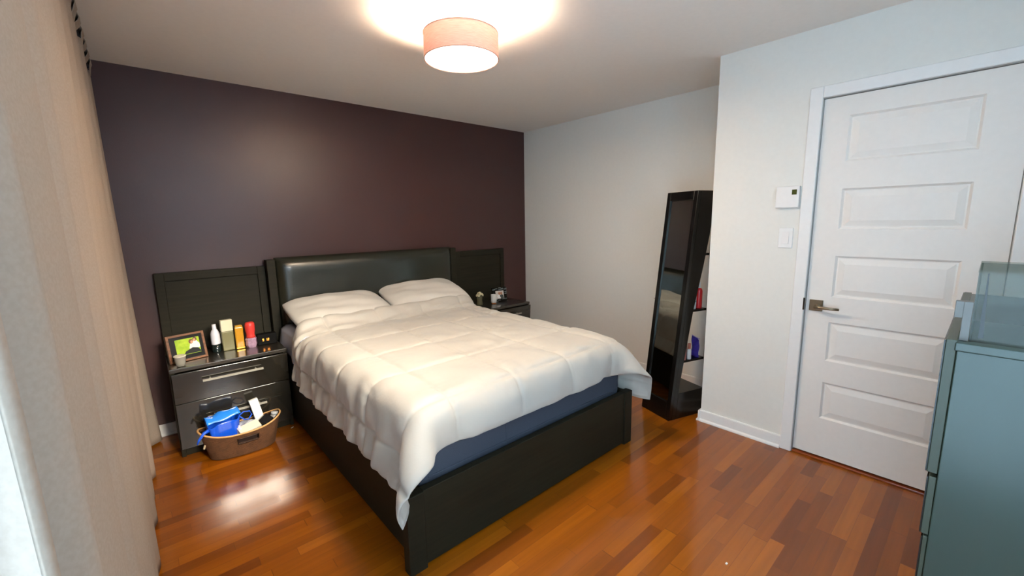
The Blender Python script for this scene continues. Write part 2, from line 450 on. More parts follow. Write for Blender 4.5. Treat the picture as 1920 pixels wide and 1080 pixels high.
def comforter():
    X, S, T, h = cloth_drape()
    # upsample x3 with Catmull-Rom
    def up(A, k, axis):
        A = np.moveaxis(A, axis, 0); n = A.shape[0]
        idx = np.linspace(0, n-1, (n-1)*k+1); i1 = np.minimum(idx.astype(int), n-2); f = (idx-i1).reshape((-1,)+(1,)*(A.ndim-1))
        i0 = np.maximum(i1-1, 0); i2 = i1+1; i3 = np.minimum(i1+2, n-1)
        p0, p1, p2, p3 = A[i0], A[i1], A[i2], A[i3]
        R = .5*((2*p1)+(-p0+p2)*f+(2*p0-5*p1+4*p2-p3)*f**2+(-p0+3*p1-3*p2+p3)*f**3)
        return np.moveaxis(R, 0, axis)
    # light smoothing
    for _ in range(2):
        Y = X.copy(); Y[1:-1, 1:-1] = .5*X[1:-1, 1:-1]+.125*(X[2:, 1:-1]+X[:-2, 1:-1]+X[1:-1, 2:]+X[1:-1, :-2]); X = Y
    k = 4
    X = up(up(X, k, 0), k, 1); S = up(up(S, k, 0), k, 1); T = up(up(T, k, 0), k, 1)
    def normals(X):
        du = np.gradient(X, axis=0); dv = np.gradient(X, axis=1)
        n = np.cross(dv, du); n /= np.maximum(np.linalg.norm(n, axis=-1, keepdims=True), 1e-9)
        return n
    N = normals(X)
    if N[X.shape[0]//2, X.shape[1]//2, 2] < 0: N = -N
    q = .37
    def dist(A, off): 
        f = ((A-off)/q) % 1.0
        return np.minimum(f, 1-f)*q
    ds, dtt = dist(S, -.185+.01), dist(T, .17)
    dm = np.minimum(ds, dtt)
    puff = .0105*(1-np.exp(-dm/.022)) - .003*np.exp(-(dm/.006)**2)
    edge = np.minimum(np.minimum(S-S.min(), S.max()-S), np.minimum(T-T.min(), T.max()-T))
    puff *= np.minimum(1, edge/.03)**.5
    # small gathers running away from the stitching, and soft wrinkles on top
    rng = np.random.default_rng(11)
    wr = np.zeros_like(S)
    for _ in range(60):
        a = rng.uniform(0, PI); fr = rng.uniform(14, 55); ph = rng.uniform(0, 6.28)
        wr += np.sin(fr*(np.cos(a)*S+np.sin(a)*T)+ph + 1.4*np.sin(5*S*np.sin(a)+ph*2)+1.1*np.sin(7*T+ph))/fr
    wr *= .030/np.sqrt(60)*8
    g1 = np.exp(-ds/.05)*np.sin(T*95+6*np.sin(T*9+S*4))*.0012 + np.exp(-dtt/.05)*np.sin(S*90+5*np.sin(S*8+T*5))*.0012
    # pulled wrinkles near the pillows
    hd = np.exp(-((T-.16)/.13)**2)
    g2 = hd*(.008*np.sin(T*60+3.0*np.sin(S*5.3)+1.5*np.sin(S*11)) + .004*np.sin(T*95+S*14))*np.clip(np.abs(S)*2, .4, 1)
    hl = np.clip((-S-.80)/.25, 0, 1)*np.clip((1.72-T)/.3, 0, 1)
    hf = np.clip((T-1.75)/.15, 0, 1)
    g3 = hl*(.010*np.sin(T*27+1.2*np.sin(T*5)+S*2)+.005*np.sin(T*61+2)) + hf*.004*np.sin(S*24+1.5*np.sin(S*6))
    X = X + N*(puff+g3+wr*np.minimum(1, dm/.02)*.5+g1+g2)[..., None]
    n0, n1 = X.shape[:2]
    # thick quilt: outer skin, inner skin, rolled hem
    thick = .012+.9*np.minimum(.010, np.maximum(puff, 0)*.5)
    thick = np.where(edge < .012, .004, thick)
    Xi = X - N*thick[..., None]
    V = np.concatenate([X.reshape(-1, 3), Xi.reshape(-1, 3)])
    I = np.arange(n0*n1).reshape(n0, n1); K = n0*n1
    F = np.stack([I[:-1, :-1], I[:-1, 1:], I[1:, 1:], I[1:, :-1]], -1).reshape(-1, 4)
    Fi = F[:, ::-1]+K
    rim = list(I[0, :])+list(I[1:, -1])+list(I[-1, -2::-1])+list(I[-2:0:-1, 0])
    R = [(rim[(i+1) % len(rim)], rim[i], rim[i]+K, rim[(i+1) % len(rim)]+K) for i in range(len(rim))]
    faces = F.tolist()+Fi.tolist()+[list(map(int, r)) for r in R]
    m = mat('white_quilt_cotton', (188, 183, 174), .55, .35, bump=.5, bscale=45, noise=.01, sheen=.3)
    V[:, 2] = np.maximum(V[:, 2], .006)
    o = mesh_obj('comforter', V.tolist(), faces, m, smooth=True)
    tag(o, 'white box-stitched comforter draped over the bed with pointed hanging corners', 'comforter')
comforter()

def pillow_mesh(w, d, hgt, seed):
    rng = random.Random(seed); n = 36; V = []; Fc = []
    ph = [rng.uniform(0, 6.28) for _ in range(6)]
    def pt(u, v, sgn):
        # u, v in -1..1; corners pull out, sides pull in slightly
        e = 1-.03*(1-u*u)*(abs(v)**3)-.05*abs(u*v)**4; e2 = 1-.03*(1-v*v)*(abs(u)**3)-.05*abs(u*v)**4
        x = u*w/2*e2*(1-.02*abs(v)); y = v*d/2*e
        z = max(0, (1-u**4)*(1-v**4))**.5*(1-.25*(u*u+v*v)/2)
        z *= hgt/2
        z += (.008*math.sin(4*u+5*v+ph[0])+.005*math.sin(9*u-4*v+ph[1])+.003*math.sin(15*v+3*u+ph[2]))*(1-max(abs(u), abs(v))**3)
        return (x, y, sgn*z+.006*math.sin(3*u+ph[3]))
    for sgn in (1, -1):
        for j in range(n+1):
            for i in range(n+1):
                u = math.sin((i/n-.5)*PI); v = math.sin((j/n-.5)*PI)
                V.append(pt(u, v, sgn))
    K = (n+1)**2
    for j in range(n):
        for i in range(n):
            a = j*(n+1)+i; Fc.append((a, a+1, a+n+2, a+n+1)); Fc.append((K+a, K+a+n+1, K+a+n+2, K+a+1))
    return V, Fc
def pillow(name, w, d, h, loc, rot, seed, label, m=None):
    V, Fc = pillow_mesh(w, d, h, seed)
    bm = bmesh.new(); vs = [bm.verts.new(v) for v in V]
    for f in Fc: bm.faces.new([vs[i] for i in f])
    bmesh.ops.remove_doubles(bm, verts=bm.verts, dist=.0015)
    o = bm_obj(name, bm, m or M_PILLOW, smooth=True)
    o.location = loc; o.rotation_euler = rot
    return tag(o, label, 'pillow', 'white pillows at the headboard')
pillow('pillow', .76, .46, .155, (-2.305, -.355, .775), (math.radians(15), 0, math.radians(2)), 1, 'left white pillow at the headboard, open pillowcase end towards the nightstand with bottles')
pillow('pillow', .76, .46, .155, (-1.55, -.325, .79), (math.radians(16), 0, math.radians(-3)), 2, 'right white pillow at the headboard, on the side of the mirror')

def sheet_corner():
    # pale bed sheet hanging out at the head end of the mattress
    V = []; Fc = []; n = 14; m_ = 12
    for j in range(m_+1):
        v = j/m_
        for i in range(n+1):
            u = i/n; y = -.17-.50*u
            drop = .02+.21*v*(1-.25*abs(u-.7))
            x = MX0-.012-.018*v-.012*math.sin(9*u+1)*v; z = .70-drop
            if v < .15: x = MX0+.06-.09*v/.15*.8; z = .672-.004*v
            V.append((x, y, z))
    for j in range(m_):
        for i in range(n):
            a = j*(n+1)+i; Fc.append((a, a+1, a+n+2, a+n+1))
    o = mesh_obj('bed_sheet', V, Fc, mat('pale_blue_sheet', (206, 212, 226), .8), smooth=True)
    s = o.modifiers.new('t', 'SOLIDIFY'); s.thickness = .004
    tag(o, 'pale blue grey bed sheet hanging out beside the left pillow', 'bed sheet')
sheet_corner()

# ------------------------------------------------------------------ nightstands
M_HND = mat('satin_nickel_handle', (176, 172, 160), .5, .5, metal=.5)
def nightstand(x0, label):
    W, D, Z, y1 = .64, .40, .57, -.055
    t = thing('nightstand', label, 'nightstand', (x0, 0, 0), 0, 'espresso nightstands beside the bed')
    bm = bmesh.new()
    add_box(bm, (.0, -.45, 0), (.022, y1, Z-.025)); add_box(bm, (W-.022, -.45, 0), (W, y1, Z-.025))
    add_box(bm, (.022, -.43, .03), (W-.022, y1, .05)); add_box(bm, (.022, y1-.012, .05), (W-.022, y1, Z-.025))
    add_box(bm, (.022, -.435, 0), (W-.022, -.42, .05))
    bm_obj('carcass', bm, M_ESP, t, bevel=.002)
    box('top', (-.004, -.458, Z-.025), (W+.004, y1, Z), M_ESPG, t, bevel=.003)
    for z0, z1 in ((.056, .345), (.351, Z-.029)):
        d = box('drawer', (.004, -.468, z0), (W-.004, -.4505, z1), M_DRW, t, bevel=.0007)
        zc = (z0+z1)/2+.035
        bm = bmesh.new(); add_box(bm, (.15, -.503, zc-.006), (.48, -.494, zc+.006))
        for x in (.19, .44): add_tube(bm, [(x, -.50, zc), (x, -.467, zc)], .005, 8)
        bm_obj('handle', bm, M_HND, d)
        if z0 > .3:     # upper front tipped forward to steer the beam's reflection onto the floor
            k = math.radians(3.5); piv = Vector((0, -.4505, z0))
            d.matrix_basis = Matrix.Translation(piv) @ Matrix.Rotation(k, 4, 'X') @ Matrix.Translation(-piv)
    bm = bmesh.new()   # tall framed back panel
    add_box(bm, (-.0, y1+.001, Z-.3), (.05, -.012, 1.12)); add_box(bm, (W-.05, y1+.001, Z-.3), (W, -.012, 1.12))
    add_box(bm, (.05, y1+.001, 1.065), (W-.05, -.012, 1.12)); add_box(bm, (.05, y1+.012, Z-.3), (W-.05, -.014, 1.065))
    bm_obj('back_panel', bm, M_ESP, t, bevel=.002)
    return t
M_DRW = wood_mat('espresso_drawer_front', (21, 18, 11), (28, 25, 16), rough=.5, coat=1, coat_rough=.09, ior=1.7, spec=.2)
nightstand(-3.375, 'dark nightstand with tall back panel, wicker basket in front, left of the bed')
nightstand(-1.02, 'dark nightstand with tall back panel right of the bed near the pale wall')
NZ = .5702

# ------------------------------------------------------------------ things on the left nightstand
def tbl(name, label, cat, x, y, rz=0): return thing(name, label, cat, (x, y, NZ), math.radians(rz))
def items_left():
    # photo frame, leaning back a little
    t = tbl('picture_frame', 'brown photo frame with a green couple photo at the left of the nightstand', 'picture frame', -3.265, -.30, 14)
    tilt = Matrix.Rotation(math.radians(-12), 4, 'X')
    MB = wood_mat('frame_walnut', (96, 62, 40), (140, 96, 66), axis='X')
    bm = bmesh.new(); w, h, b = .205, .175, .014
    for lo, hi in (((-w/2, -.012, 0), (-w/2+b, .01, h)), ((w/2-b, -.012, 0), (w/2, .01, h)), ((-w/2+b, -.012, 0), (w/2-b, .01, b)), ((-w/2+b, -.012, h-b), (w/2-b, .01, h))): add_box(bm, lo, hi, tilt)
    bm_obj('moulding', bm, MB, t, bevel=.002)
    bm = bmesh.new(); add_box(bm, (-w/2+b, -.004, b), (w/2-b, .006, h-b), tilt); bm_obj('mat_board', bm, M_BLACK, t)
    # photograph: a flat print, green lawn with a couple in white
    mp = bpy.data.materials.new('couple_photo'); mp.use_nodes = True; nt = mp.node_tree; bs = nt.nodes['Principled BSDF']; bs.inputs['Roughness'].default_value = .25
    tc = nt.nodes.new('ShaderNodeTexCoord'); n = nt.nodes.new('ShaderNodeTexNoise'); n.inputs['Scale'].default_value = 30
    cr = nt.nodes.new('ShaderNodeValToRGB'); cr.color_ramp.elements[0].color = srgb(96, 150, 20); cr.color_ramp.elements[1].color = srgb(206, 228, 60)
    nt.links.new(tc.outputs['Object'], n.inputs['Vector']); nt.links.new(n.outputs['Fac'], cr.inputs['Fac']); nt.links.new(cr.outputs[0], bs.inputs['Base Color'])
    bm = bmesh.new(); add_box(bm, (-.058, -.0052, .040), (.072, -.0042, .142), tilt)
    ph = bm_obj('photo', bm, mp, t)
    def flat(pts, name, c, k):
        bm = bmesh.new(); add_prism(bm, [tilt @ Vector((x, -.0053-k*.0002, z)) for x, z in pts], tilt.to_3x3() @ Vector((0, -.0002, 0)))
        bm_obj(name, bm, mat('print_'+name+str(k), c, .3), ph)
    flat([(.012,.075),(.02,.105),(.035,.12),(.055,.12),(.07,.098),(.072,.075),(.05,.06)], 'white_clothes', (228, 226, 222), 1)
    flat([(-.02,.042),(-.01,.06),(.03,.078),(.06,.07),(.072,.05),(.072,.042)], 'dark_clothes', (22, 24, 22), 2)
    for cx_, cz_, r, c, k in ((.026,.118,.0125,(110,66,40),3),(.048,.129,.0115,(96,58,38),4),(.030,.114,.0075,(200,150,116),5),(.0455,.125,.0075,(196,146,112),6)):
        flat([(cx_+r*math.cos(a*PI/6), cz_+1.2*r*math.sin(a*PI/6)) for a in range(12)], 'head', c, k)
    bm = bmesh.new(); add_prism(bm, [(-.02, .012, .0), (.02, .012, .0), (.012, .034, .13), (-.012, .034, .13)], (0, .003, 0)); 
    bm = bm; bm_obj('easel_back', bm, M_BLACK, t)
    # small white cup in front of the frame
    t = tbl('cup', 'small pale cup in front of the brown photo frame', 'cup', -3.315, -.405)
    bm = bmesh.new(); add_lathe(bm, [(.016, 0), (.022, .004), (.027, .03), (.029, .058), (.031, .062), (.027, .062), (.025, .03), (.012, .006), (0, .006)], 24)
    bm_obj('body', bm, mat('grey_ceramic', (150, 146, 136), .3), t, smooth=True)
    bm = bmesh.new(); add_lathe(bm, [(.031, .060), (.033, .064), (.030, .068), (.026, .064)], 24); bm_obj('rim', bm, mat('pale_rim', (214, 208, 190), .35), t, smooth=True)
    # slim white bottle with a dark foot
    t = tbl('bottle', 'slim white bottle with dark base left of the tall capped bottle', 'bottle', -3.105, -.20)
    bm = bmesh.new(); add_lathe(bm, [(.026, .054), (.027, .06), (.027, .10), (.026, .125), (.019, .148), (.0125, .158), (.0125, .185), (.0115, .192), (0, .192)], 28)
    bm_obj('body', bm, mat('white_plastic', (222, 222, 232), .35), t, smooth=True)
    bm = bmesh.new(); add_lathe(bm, [(0, 0), (.025, 0), (.026, .004), (.026, .054), (0, .055)], 28); bm_obj('base', bm, mat('smoky_base', (24, 34, 34), .15, coat=.6), t, smooth=True)
    # khaki bottle with a big cream cap (square section)
    t = tbl('lotion_bottle', 'square khaki bottle with large cream cap, tallest on the nightstand', 'bottle', -3.038, -.215, 4)
    box('body', (-.035, -.018, 0), (.035, .018, .135), mat('khaki_glass', (122, 118, 84), .35, coat=.3), t, bevel=.006, seg=3)
    box('cap', (-.034, -.02, .136), (.034, .02, .215), mat('cream_cap', (222, 214, 184), .4), t, bevel=.004, seg=3)
    # gold bottle
    t = tbl('gold_bottle', 'gold rectangular bottle between the khaki bottle and the red spray', 'bottle', -2.972, -.235, 2)
    box('body', (-.025, -.016, 0), (.025, .016, .158), mat('gold_plastic', (196, 140, 30), .28, coat=.5), t, bevel=.007, seg=3)
    box('band', (-.0258, -.0168, .006), (.0258, .0168, .012), mat('gold_band', (226, 176, 70), .2, metal=.6), t, bevel=.001)
    box('cap', (-.021, -.013, .158), (.021, .013, .168), mat('gold_cap', (214, 162, 60), .25, metal=.4), t, bevel=.002)
    # red spray bottle with clear faceted foot
    t = tbl('spray_bottle', 'red capped perfume bottle with clear faceted base beside the clock', 'bottle', -2.905, -.245)
    bm = bmesh.new(); add_lathe(bm, [(.030, .070), (.026, .085), (.026, .10), (.030, .12), (.031, .155), (.029, .172), (.022, .180), (0, .182)], 28)
    bm_obj('cap', bm, mat('coral_red', (214, 62, 56), .35), t, smooth=True)
    bm = bmesh.new(); add_lathe(bm, [(0, 0), (.028, 0), (.036, .02), (.034, .045), (.036, .06), (.030, .070), (0, .071)], 8)
    bm_obj('base', bm, mat('lilac_glass', (206, 170, 196), .08, coat=1, noise=.35, nscale=60, trans=.35), t)
    # alarm clock
    t = tbl('alarm_clock', 'small black alarm clock with amber digits at the edge of the nightstand', 'clock', -2.805, -.225, -3)
    box('case', (-.062, -.03, 0), (.062, .03, .078), mat('clock_plastic', (10, 10, 10), .7, .15), t, bevel=.006, seg=3)
    md = bpy.data.materials.new('amber_digit'); md.use_nodes = True; b_ = md.node_tree.nodes['Principled BSDF']
    b_.inputs['Base Color'].default_value = srgb(255, 170, 60); b_.inputs['Emission Color'].default_value = (1, .42, .06, 1); b_.inputs['Emission Strength'].default_value = 1.6
    SEG = {'a': (0, 2, 1, 2), 'b': (1, 1, 1, 2), 'c': (1, 0, 1, 1), 'd': (0, 0, 1, 0), 'e': (0, 0, 0, 1), 'f': (0, 1, 0, 2), 'g': (0, 1, 1, 1)}
    D7 = {'9': 'abcdfg', '1': 'bc', '2': 'abged'}
    xx = -.030
    for ch in '9 12':
        if ch == ' ': xx += .008; continue
        bm = bmesh.new(); s = .0075; th = .0010
        for k in D7[ch]:
            x0, z0, x1, z1 = SEG[k]; x0 = xx+x0*s*.9; x1 = xx+x1*s*.9; z0 = .03+z0*s; z1 = .03+z1*s
            add_box(bm, (x0-th, -.0318, z0-th), (x1+th, -.0306, z1+th))
        bm_obj('digit', bm, md, t); xx += .0125
items_left()

def items_right():
    t = tbl('candle_holder', 'white and amber glass candle holder left of the mosaic picture frame', 'candle holder', -.705, -.26)
    bm = bmesh.new(); add_lathe(bm, [(0, .008), (.026, .008), (.030, .02), (.030, .095), (.028, .095), (.027, .02), (0, .014)], 24)
    bm_obj('glass', bm, mat('frosted_glass', (206, 204, 200), .3), t, smooth=True)
    bm = bmesh.new(); add_lathe(bm, [(0, 0), (.022, 0), (.026, .004), (.020, .009), (0, .009)], 24); bm_obj('foot', bm, mat('amber_wax', (196, 120, 50), .4), t, smooth=True)
    t = tbl('mosaic_frame', 'small picture frame edged with silver slats showing a portrait, right nightstand', 'picture frame', -.60, -.24, -12)
    tilt = Matrix.Rotation(math.radians(-10), 4, 'X'); w, h = .17, .155
    bm = bmesh.new(); add_box(bm, (-w/2, 0, 0), (w/2, .012, h), tilt); bm_obj('backing', bm, M_BLACK, t)
    rng = random.Random(4)
    for k in range(26):
        side = k % 4
        z = rng.uniform(.006, h-.01) if side < 2 else (rng.uniform(0, .028) if side == 2 else rng.uniform(h-.034, h-.006))
        x = (-w/2+rng.uniform(0, .012)) if side == 0 else (w/2-.032+rng.uniform(0, .012) if side == 1 else rng.uniform(-w/2, w/2-.03))
        bm = bmesh.new(); add_box(bm, (x, -.003-rng.random()*.003, z), (x+.028, 0, z+.006), tilt)
        bm_obj('slat', bm, mat('silver_slat', (150, 160, 160), .25, metal=.5), t)
    bm = bmesh.new(); add_box(bm, (-.048, -.0035, .034), (.048, -.001, .118), tilt)
    ph = bm_obj('photo', bm, mat('portrait_bg', (206, 198, 190), .3), t)
    def flat(pts, name, c, k):
        bm = bmesh.new(); add_prism(bm, [tilt @ Vector((x, -.0036-k*.0003, z)) for x, z in pts], tilt.to_3x3() @ Vector((0, -.0003, 0)))
        bm_obj(name, bm, mat('portrait_'+name+str(k), c, .4), ph)
    flat([(-.02, .034), (-.034, .06), (-.02, .085), (.0, .06), (.012, .034)], 'white_shirt', (232, 230, 228), 1)
    flat([(.012, .034), (.0, .062), (.014, .082), (.04, .07), (.046, .034)], 'dark_shirt', (70, 76, 70), 1)
    for cx_, cz_, k in ((-.006, .09, 2), (.018, .09, 3)):
        flat([(cx_+.012*math.cos(a*PI/6), cz_+.016*math.sin(a*PI/6)) for a in range(12)], 'face', (176, 120, 92), k)
    t = tbl('ornament', 'small cream flower ornament behind the right pillow on the nightstand', 'ornament', -.86, -.22)
    bm = bmesh.new(); rng = random.Random(9)
    for k in range(16):
        a = rng.uniform(0, 6.28); e = rng.uniform(.2, 1.3); r = rng.uniform(.022, .036)
        c = Vector((math.cos(a)*math.cos(e)*r, math.sin(a)*math.cos(e)*r, .095+math.sin(e)*r))
        Mx = Matrix.Translation(c) @ Matrix.Rotation(a, 4, 'Z') @ Matrix.Rotation(PI/2-e, 4, 'Y')
        add_lathe(bm, [(0, -.002), (.008, 0), (.014, .008), (.012, .009), (.006, .002), (0, .001)], 10, Mx)
    bm_obj('petals', bm, mat('cream_petal', (206, 196, 160), .7), t, smooth=True)
    bm = bmesh.new(); add_lathe(bm, [(0, 0), (.03, 0), (.034, .01), (.026, .05), (.03, .09), (.02, .10), (0, .10)], 20)
    bm_obj('pot', bm, mat('olive_pot', (90, 84, 58), .5), t, smooth=True)
items_right()

# ------------------------------------------------------------------ basket and its contents
def basket():
    cx, cy, rz = -3.068, -.592, math.radians(-3)
    t = thing('wicker_basket', 'oval wicker basket with dark handle slot on the floor before the nightstand', 'basket', (cx, cy, 0), rz)
    A, B = .222, .110; n, m = 96, 22
    def rimz(a): return .150+.045*abs(math.cos(a))**2.2
    def pt(a, v, o=0):
        k = .80+.20*v; z = .004+(rimz(a)-.004)*v
        r = (A*k+o, B*(.86+.14*v)+o)
        wv = .0022*math.sin(48*a+(PI if int(v*m) % 2 else 0))
        e = .85
        ca, sa = math.cos(a), math.sin(a)
        return ((r[0]+wv)*math.copysign(abs(ca)**e, ca), (r[1]+wv)*math.copysign(abs(sa)**e, sa), z)
    V, Fc = [], []
    for o in (0, -.008):
        for j in range(m+1):
            for i in range(n): V.append(pt(2*PI*i/n, j/m, o))
    K = n*(m+1)
    def slot(i, j):
        a = 2*PI*(i+.5)/n; return abs(a-1.5*PI-.10) < .21 and 13 <= j <= 16
    for j in range(m):
        for i in range(n):
            if slot(i, j): continue
            a, b = j*n+i, j*n+(i+1) % n
            Fc.append((a, b, b+n, a+n)); Fc.append((K+a, K+a+n, K+b+n, K+b))
    Fc.append(tuple(range(n))[::-1])
    M_W = bpy.data.materials.new('wicker'); M_W.use_nodes = True; nt = M_W.node_tree; b_ = nt.nodes['Principled BSDF']; b_.inputs['Roughness'].default_value = .65
    tc = nt.nodes.new('ShaderNodeTexCoord'); wv = nt.nodes.new('ShaderNodeTexWave'); wv.bands_direction = 'Z'; wv.inputs['Scale'].default_value = 40; wv.inputs['Distortion'].default_value = 3; wv.inputs['Detail Scale'].default_value = 12
    nz = nt.nodes.new('ShaderNodeTexNoise'); nz.inputs['Scale'].default_value = 35
    cr = nt.nodes.new('ShaderNodeValToRGB'); cr.color_ramp.elements[0].color = srgb(52, 31, 16); cr.color_ramp.elements[1].color = srgb(118, 78, 46)
    mm = nt.nodes.new('ShaderNodeMath'); mm.operation = 'MULTIPLY_ADD'; mm.inputs[1].default_value = .5
    nt.links.new(tc.outputs['Object'], wv.inputs['Vector']); nt.links.new(tc.outputs['Object'], nz.inputs['Vector'])
    nt.links.new(wv.outputs['Fac'], mm.inputs[0]); nt.links.new(nz.outputs['Fac'], mm.inputs[2]); nt.links.new(mm.outputs[0], cr.inputs['Fac'])
    nt.links.new(cr.outputs[0], b_.inputs['Base Color'])
    bp = nt.nodes.new('ShaderNodeBump'); bp.inputs['Distance'].default_value = .003; nt.links.new(wv.outputs['Fac'], bp.inputs['Height']); nt.links.new(bp.outputs[0], b_.inputs['Normal'])
    mesh_obj('woven_body', V, Fc, M_W, t, smooth=True)
    bm = bmesh.new()
    add_tube(bm, [pt(2*PI*i/n, 1) for i in range(n)], .0055, 8, closed=True)
    bm_obj('rim', bm, mat('pale_rattan', (206, 160, 104), .55), t, smooth=True)
    bm = bmesh.new()
    a0 = 1.5*PI+.10
    loop = [pt(a0-.215+.43*k/10, .80, .003) for k in range(11)]+[pt(a0+.215-.43*k/10, .575, .003) for k in range(11)]
    add_tube(bm, loop, .0045, 6, closed=True)
    bm_obj('handle_edge', bm, mat('dark_wicker', (54, 32, 18), .6), t, smooth=True)
    # dark lining seen through the slot
    V2, F2 = [], []
    for j in range(3):
        for i in range(n): V2.append(pt(2*PI*i/n, .15+.4*j, -.016))
    for j in range(2):
        for i in range(n): a, b = j*n+i, j*n+(i+1) % n; F2.append((a, b, b+n, a+n))
    mesh_obj('lining', V2, F2, mat('dark_lining', (40, 22, 16), .8), t, smooth=True)
    # clip on the rim
    cl = box('clip', (-.003, -.006, -.012), (.003, .006, .012), mat('cream_clip', (216, 200, 170), .4), t, bevel=.002); cl.location = (-.2, -.075, .115); cl.rotation_euler = (0, .3, .5)
    Rz = Matrix.Rotation(rz, 3, 'Z')
    def W(x, y, z): p = Rz @ Vector((x, y, z)); return (cx+p.x, cy+p.y, p.z)
    # ---- blue shopping bag
    M_BL = mat('blue_plastic_bag', (20, 84, 214), .3, .5, coat=.3, bump=1.0, bscale=25)
    V, Fc = [], []; nu, nv = 40, 14
    for j in range(nv+1):
        v = j/nv
        for i in range(nu):
            a = 2*PI*i/nu; ca, sa = math.cos(a), math.sin(a)
            rr = 1+.05*math.sin(5*a+2*v)+.03*math.sin(11*a+4*v)
            V.append(((.072+.012*v)*math.copysign(abs(ca)**.6, ca)*rr, (.055+.008*v)*math.copysign(abs(sa)**.6, sa)*rr, .190*v+(.018*sa+.010*math.sin(3*a)-.015*max(0, -ca))*v))
    for j in range(nv):
        for i in range(nu): a, b = j*nu+i, j*nu+(i+1) % nu; Fc.append((a, b, b+nu, a+nu))
    Fc.append(tuple(range(nu))[::-1])
    r = thing('shopping_bag', 'shiny blue plastic bag stuffed in the left of the wicker basket', 'bag', W(-.095, -.005, .055), .12)
    o = mesh_obj('body', V, Fc, M_BL, r, smooth=True); s = o.modifiers.new('t', 'SOLIDIFY'); s.thickness = .0015
    # top flap folded over, lighter inside
    V, Fc = [], []
    for j in range(9):
        for i in range(17):
            u, v = i/16, j/8
            V.append((-.088+.178*u, -.052+.118*v, .183+.030*math.sin(PI*v)+.020*u+.005*math.sin(9*u+5*v)+.006*math.cos(14*u)*v))
    for j in range(8):
        for i in range(16): a = j*17+i; Fc.append((a, a+1, a+18, a+17))
    o = mesh_obj('folded_flap', V, Fc, mat('light_blue_plastic', (40, 132, 236), .25, coat=.5, bump=1, bscale=30), r, smooth=True); s = o.modifiers.new('t', 'SOLIDIFY'); s.thickness = .0015
    bm = bmesh.new(); add_tube(bm, [(.075, -.03, .175), (.11, -.035, .20), (.145, -.03, .19), (.155, -.03, .165), (.13, -.045, .145), (.105, -.05, .155), (.080, -.045, .185)], .0042, 8)
    bm_obj('strap', bm, M_BL, r, smooth=True); bm = bmesh.new(); add_tube(bm, [(-.07, -.03, .15), (-.105, -.035, .14), (-.135, -.04, .108), (-.145, -.04, .085)], [.012, .010, .007, .004], 8)
    bm_obj('strap', bm, M_BL, r, smooth=True)
    # ---- boxes
    def bx(name, w, d, h, loc, rot, c, label, cat='box', rough=.5, band=None):
        t2 = thing(name, label, cat, W(*loc)); t2.rotation_euler = tuple(math.radians(a) for a in rot)
        box('carton', (-w/2, -d/2, 0), (w/2, d/2, h), mat(name+'_card'+str(c[0]), c, rough), t2, bevel=.0015)
        if band: box('lid_edge', (-w/2-.001, -d/2-.001, h-.012), (w/2+.001, d/2+.001, h-.010), mat('grey_line', band, .5), t2)
        return t2
    bx('white_box', .050, .028, .205, (.120, .035, .095), (-6, -10, 4), (240, 238, 232), 'tall narrow white box standing up in the wicker basket')
    bx('carton_box', .118, .070, .042, (.040, -.050, .128), (16, -10, 8), (236, 226, 208), 'low cream white box lying at the front of the wicker basket', band=(150, 140, 120))
    bx('black_box', .062, .058, .030, (.133, -.040, .160), (30, -22, 30), (14, 15, 18), 'small black glossy box leaning between white boxes in the basket', rough=.2)
    t2 = thing('jar', 'grey lidded jar at the right end of the wicker basket', 'jar', W(.178, -.002, .115)); t2.rotation_euler = (0, .18, 0)
    bm = bmesh.new(); add_lathe(bm, [(0, 0), (.02, 0), (.022, .01), (.022, .06), (.018, .066), (0, .066)], 22); bm_obj('body', bm, mat('grey_jar', (150, 152, 154), .3), t2, smooth=True)
    bm = bmesh.new(); add_lathe(bm, [(0, .066), (.021, .066), (.021, .082), (0, .083)], 22); bm_obj('lid', bm, mat('grey_lid', (176, 178, 180), .3), t2, smooth=True)
    # crumpled clear / silver plastic
    rng = random.Random(5); bm = bmesh.new(); bmesh.ops.create_icosphere(bm, subdivisions=3, radius=.055)
    for v in bm.verts: v.co = Vector((v.co.x*1.35, v.co.y*.8, v.co.z*.75))*(1+.22*math.sin(60*v.co.x+40*v.co.y)*math.cos(50*v.co.z)+rng.uniform(-.12, .12))
    o = bm_obj('plastic_wrap', bm, mat('silver_plastic', (176, 180, 192), .2, coat=1, noise=.3, nscale=40)); o.location = W(.050, .040, .125)
    tag(o, 'crumpled silver plastic wrap behind the cream box in the basket', 'plastic wrap')
    bm = bmesh.new(); bmesh.ops.create_icosphere(bm, subdivisions=3, radius=.03)
    for v in bm.verts: v.co = Vector((v.co.x*.7, v.co.y*.8, v.co.z*1.5))*(1+.2*math.sin(90*v.co.x+70*v.co.z)+rng.uniform(-.12, .12))
    o = bm_obj('tissue', bm, mat('white_tissue', (216, 214, 226), .6)); o.location = W(-.012, -.045, .125)
    tag(o, 'crumpled white tissue between the blue bag and the cream box', 'tissue')
    # filler holding the contents up
    V, Fc = [], []
    for i in range(48):
        a = 2*PI*i/48; V.append((A*.84*math.cos(a), B*.80*math.sin(a), .098))
    V.append((0, 0, .105))
    for i in range(48): Fc.append((i, (i+1) % 48, 48))
    base = len(V)
    for i in range(48):
        a = 2*PI*i/48; V.append((A*.76*math.cos(a), B*.78*math.sin(a), .012))
    for i in range(48): Fc.append((i, i+base, (i+1) % 48+base, (i+1) % 48))
    o = mesh_obj('folded_cloth', V, Fc, mat('dark_cloth', (52, 44, 48), .9), smooth=False); o.location = (cx, cy, 0); o.rotation_euler = (0, 0, rz)
    tag(o, 'dark folded cloth filling the wicker basket under the bag and boxes', 'cloth')
basket()

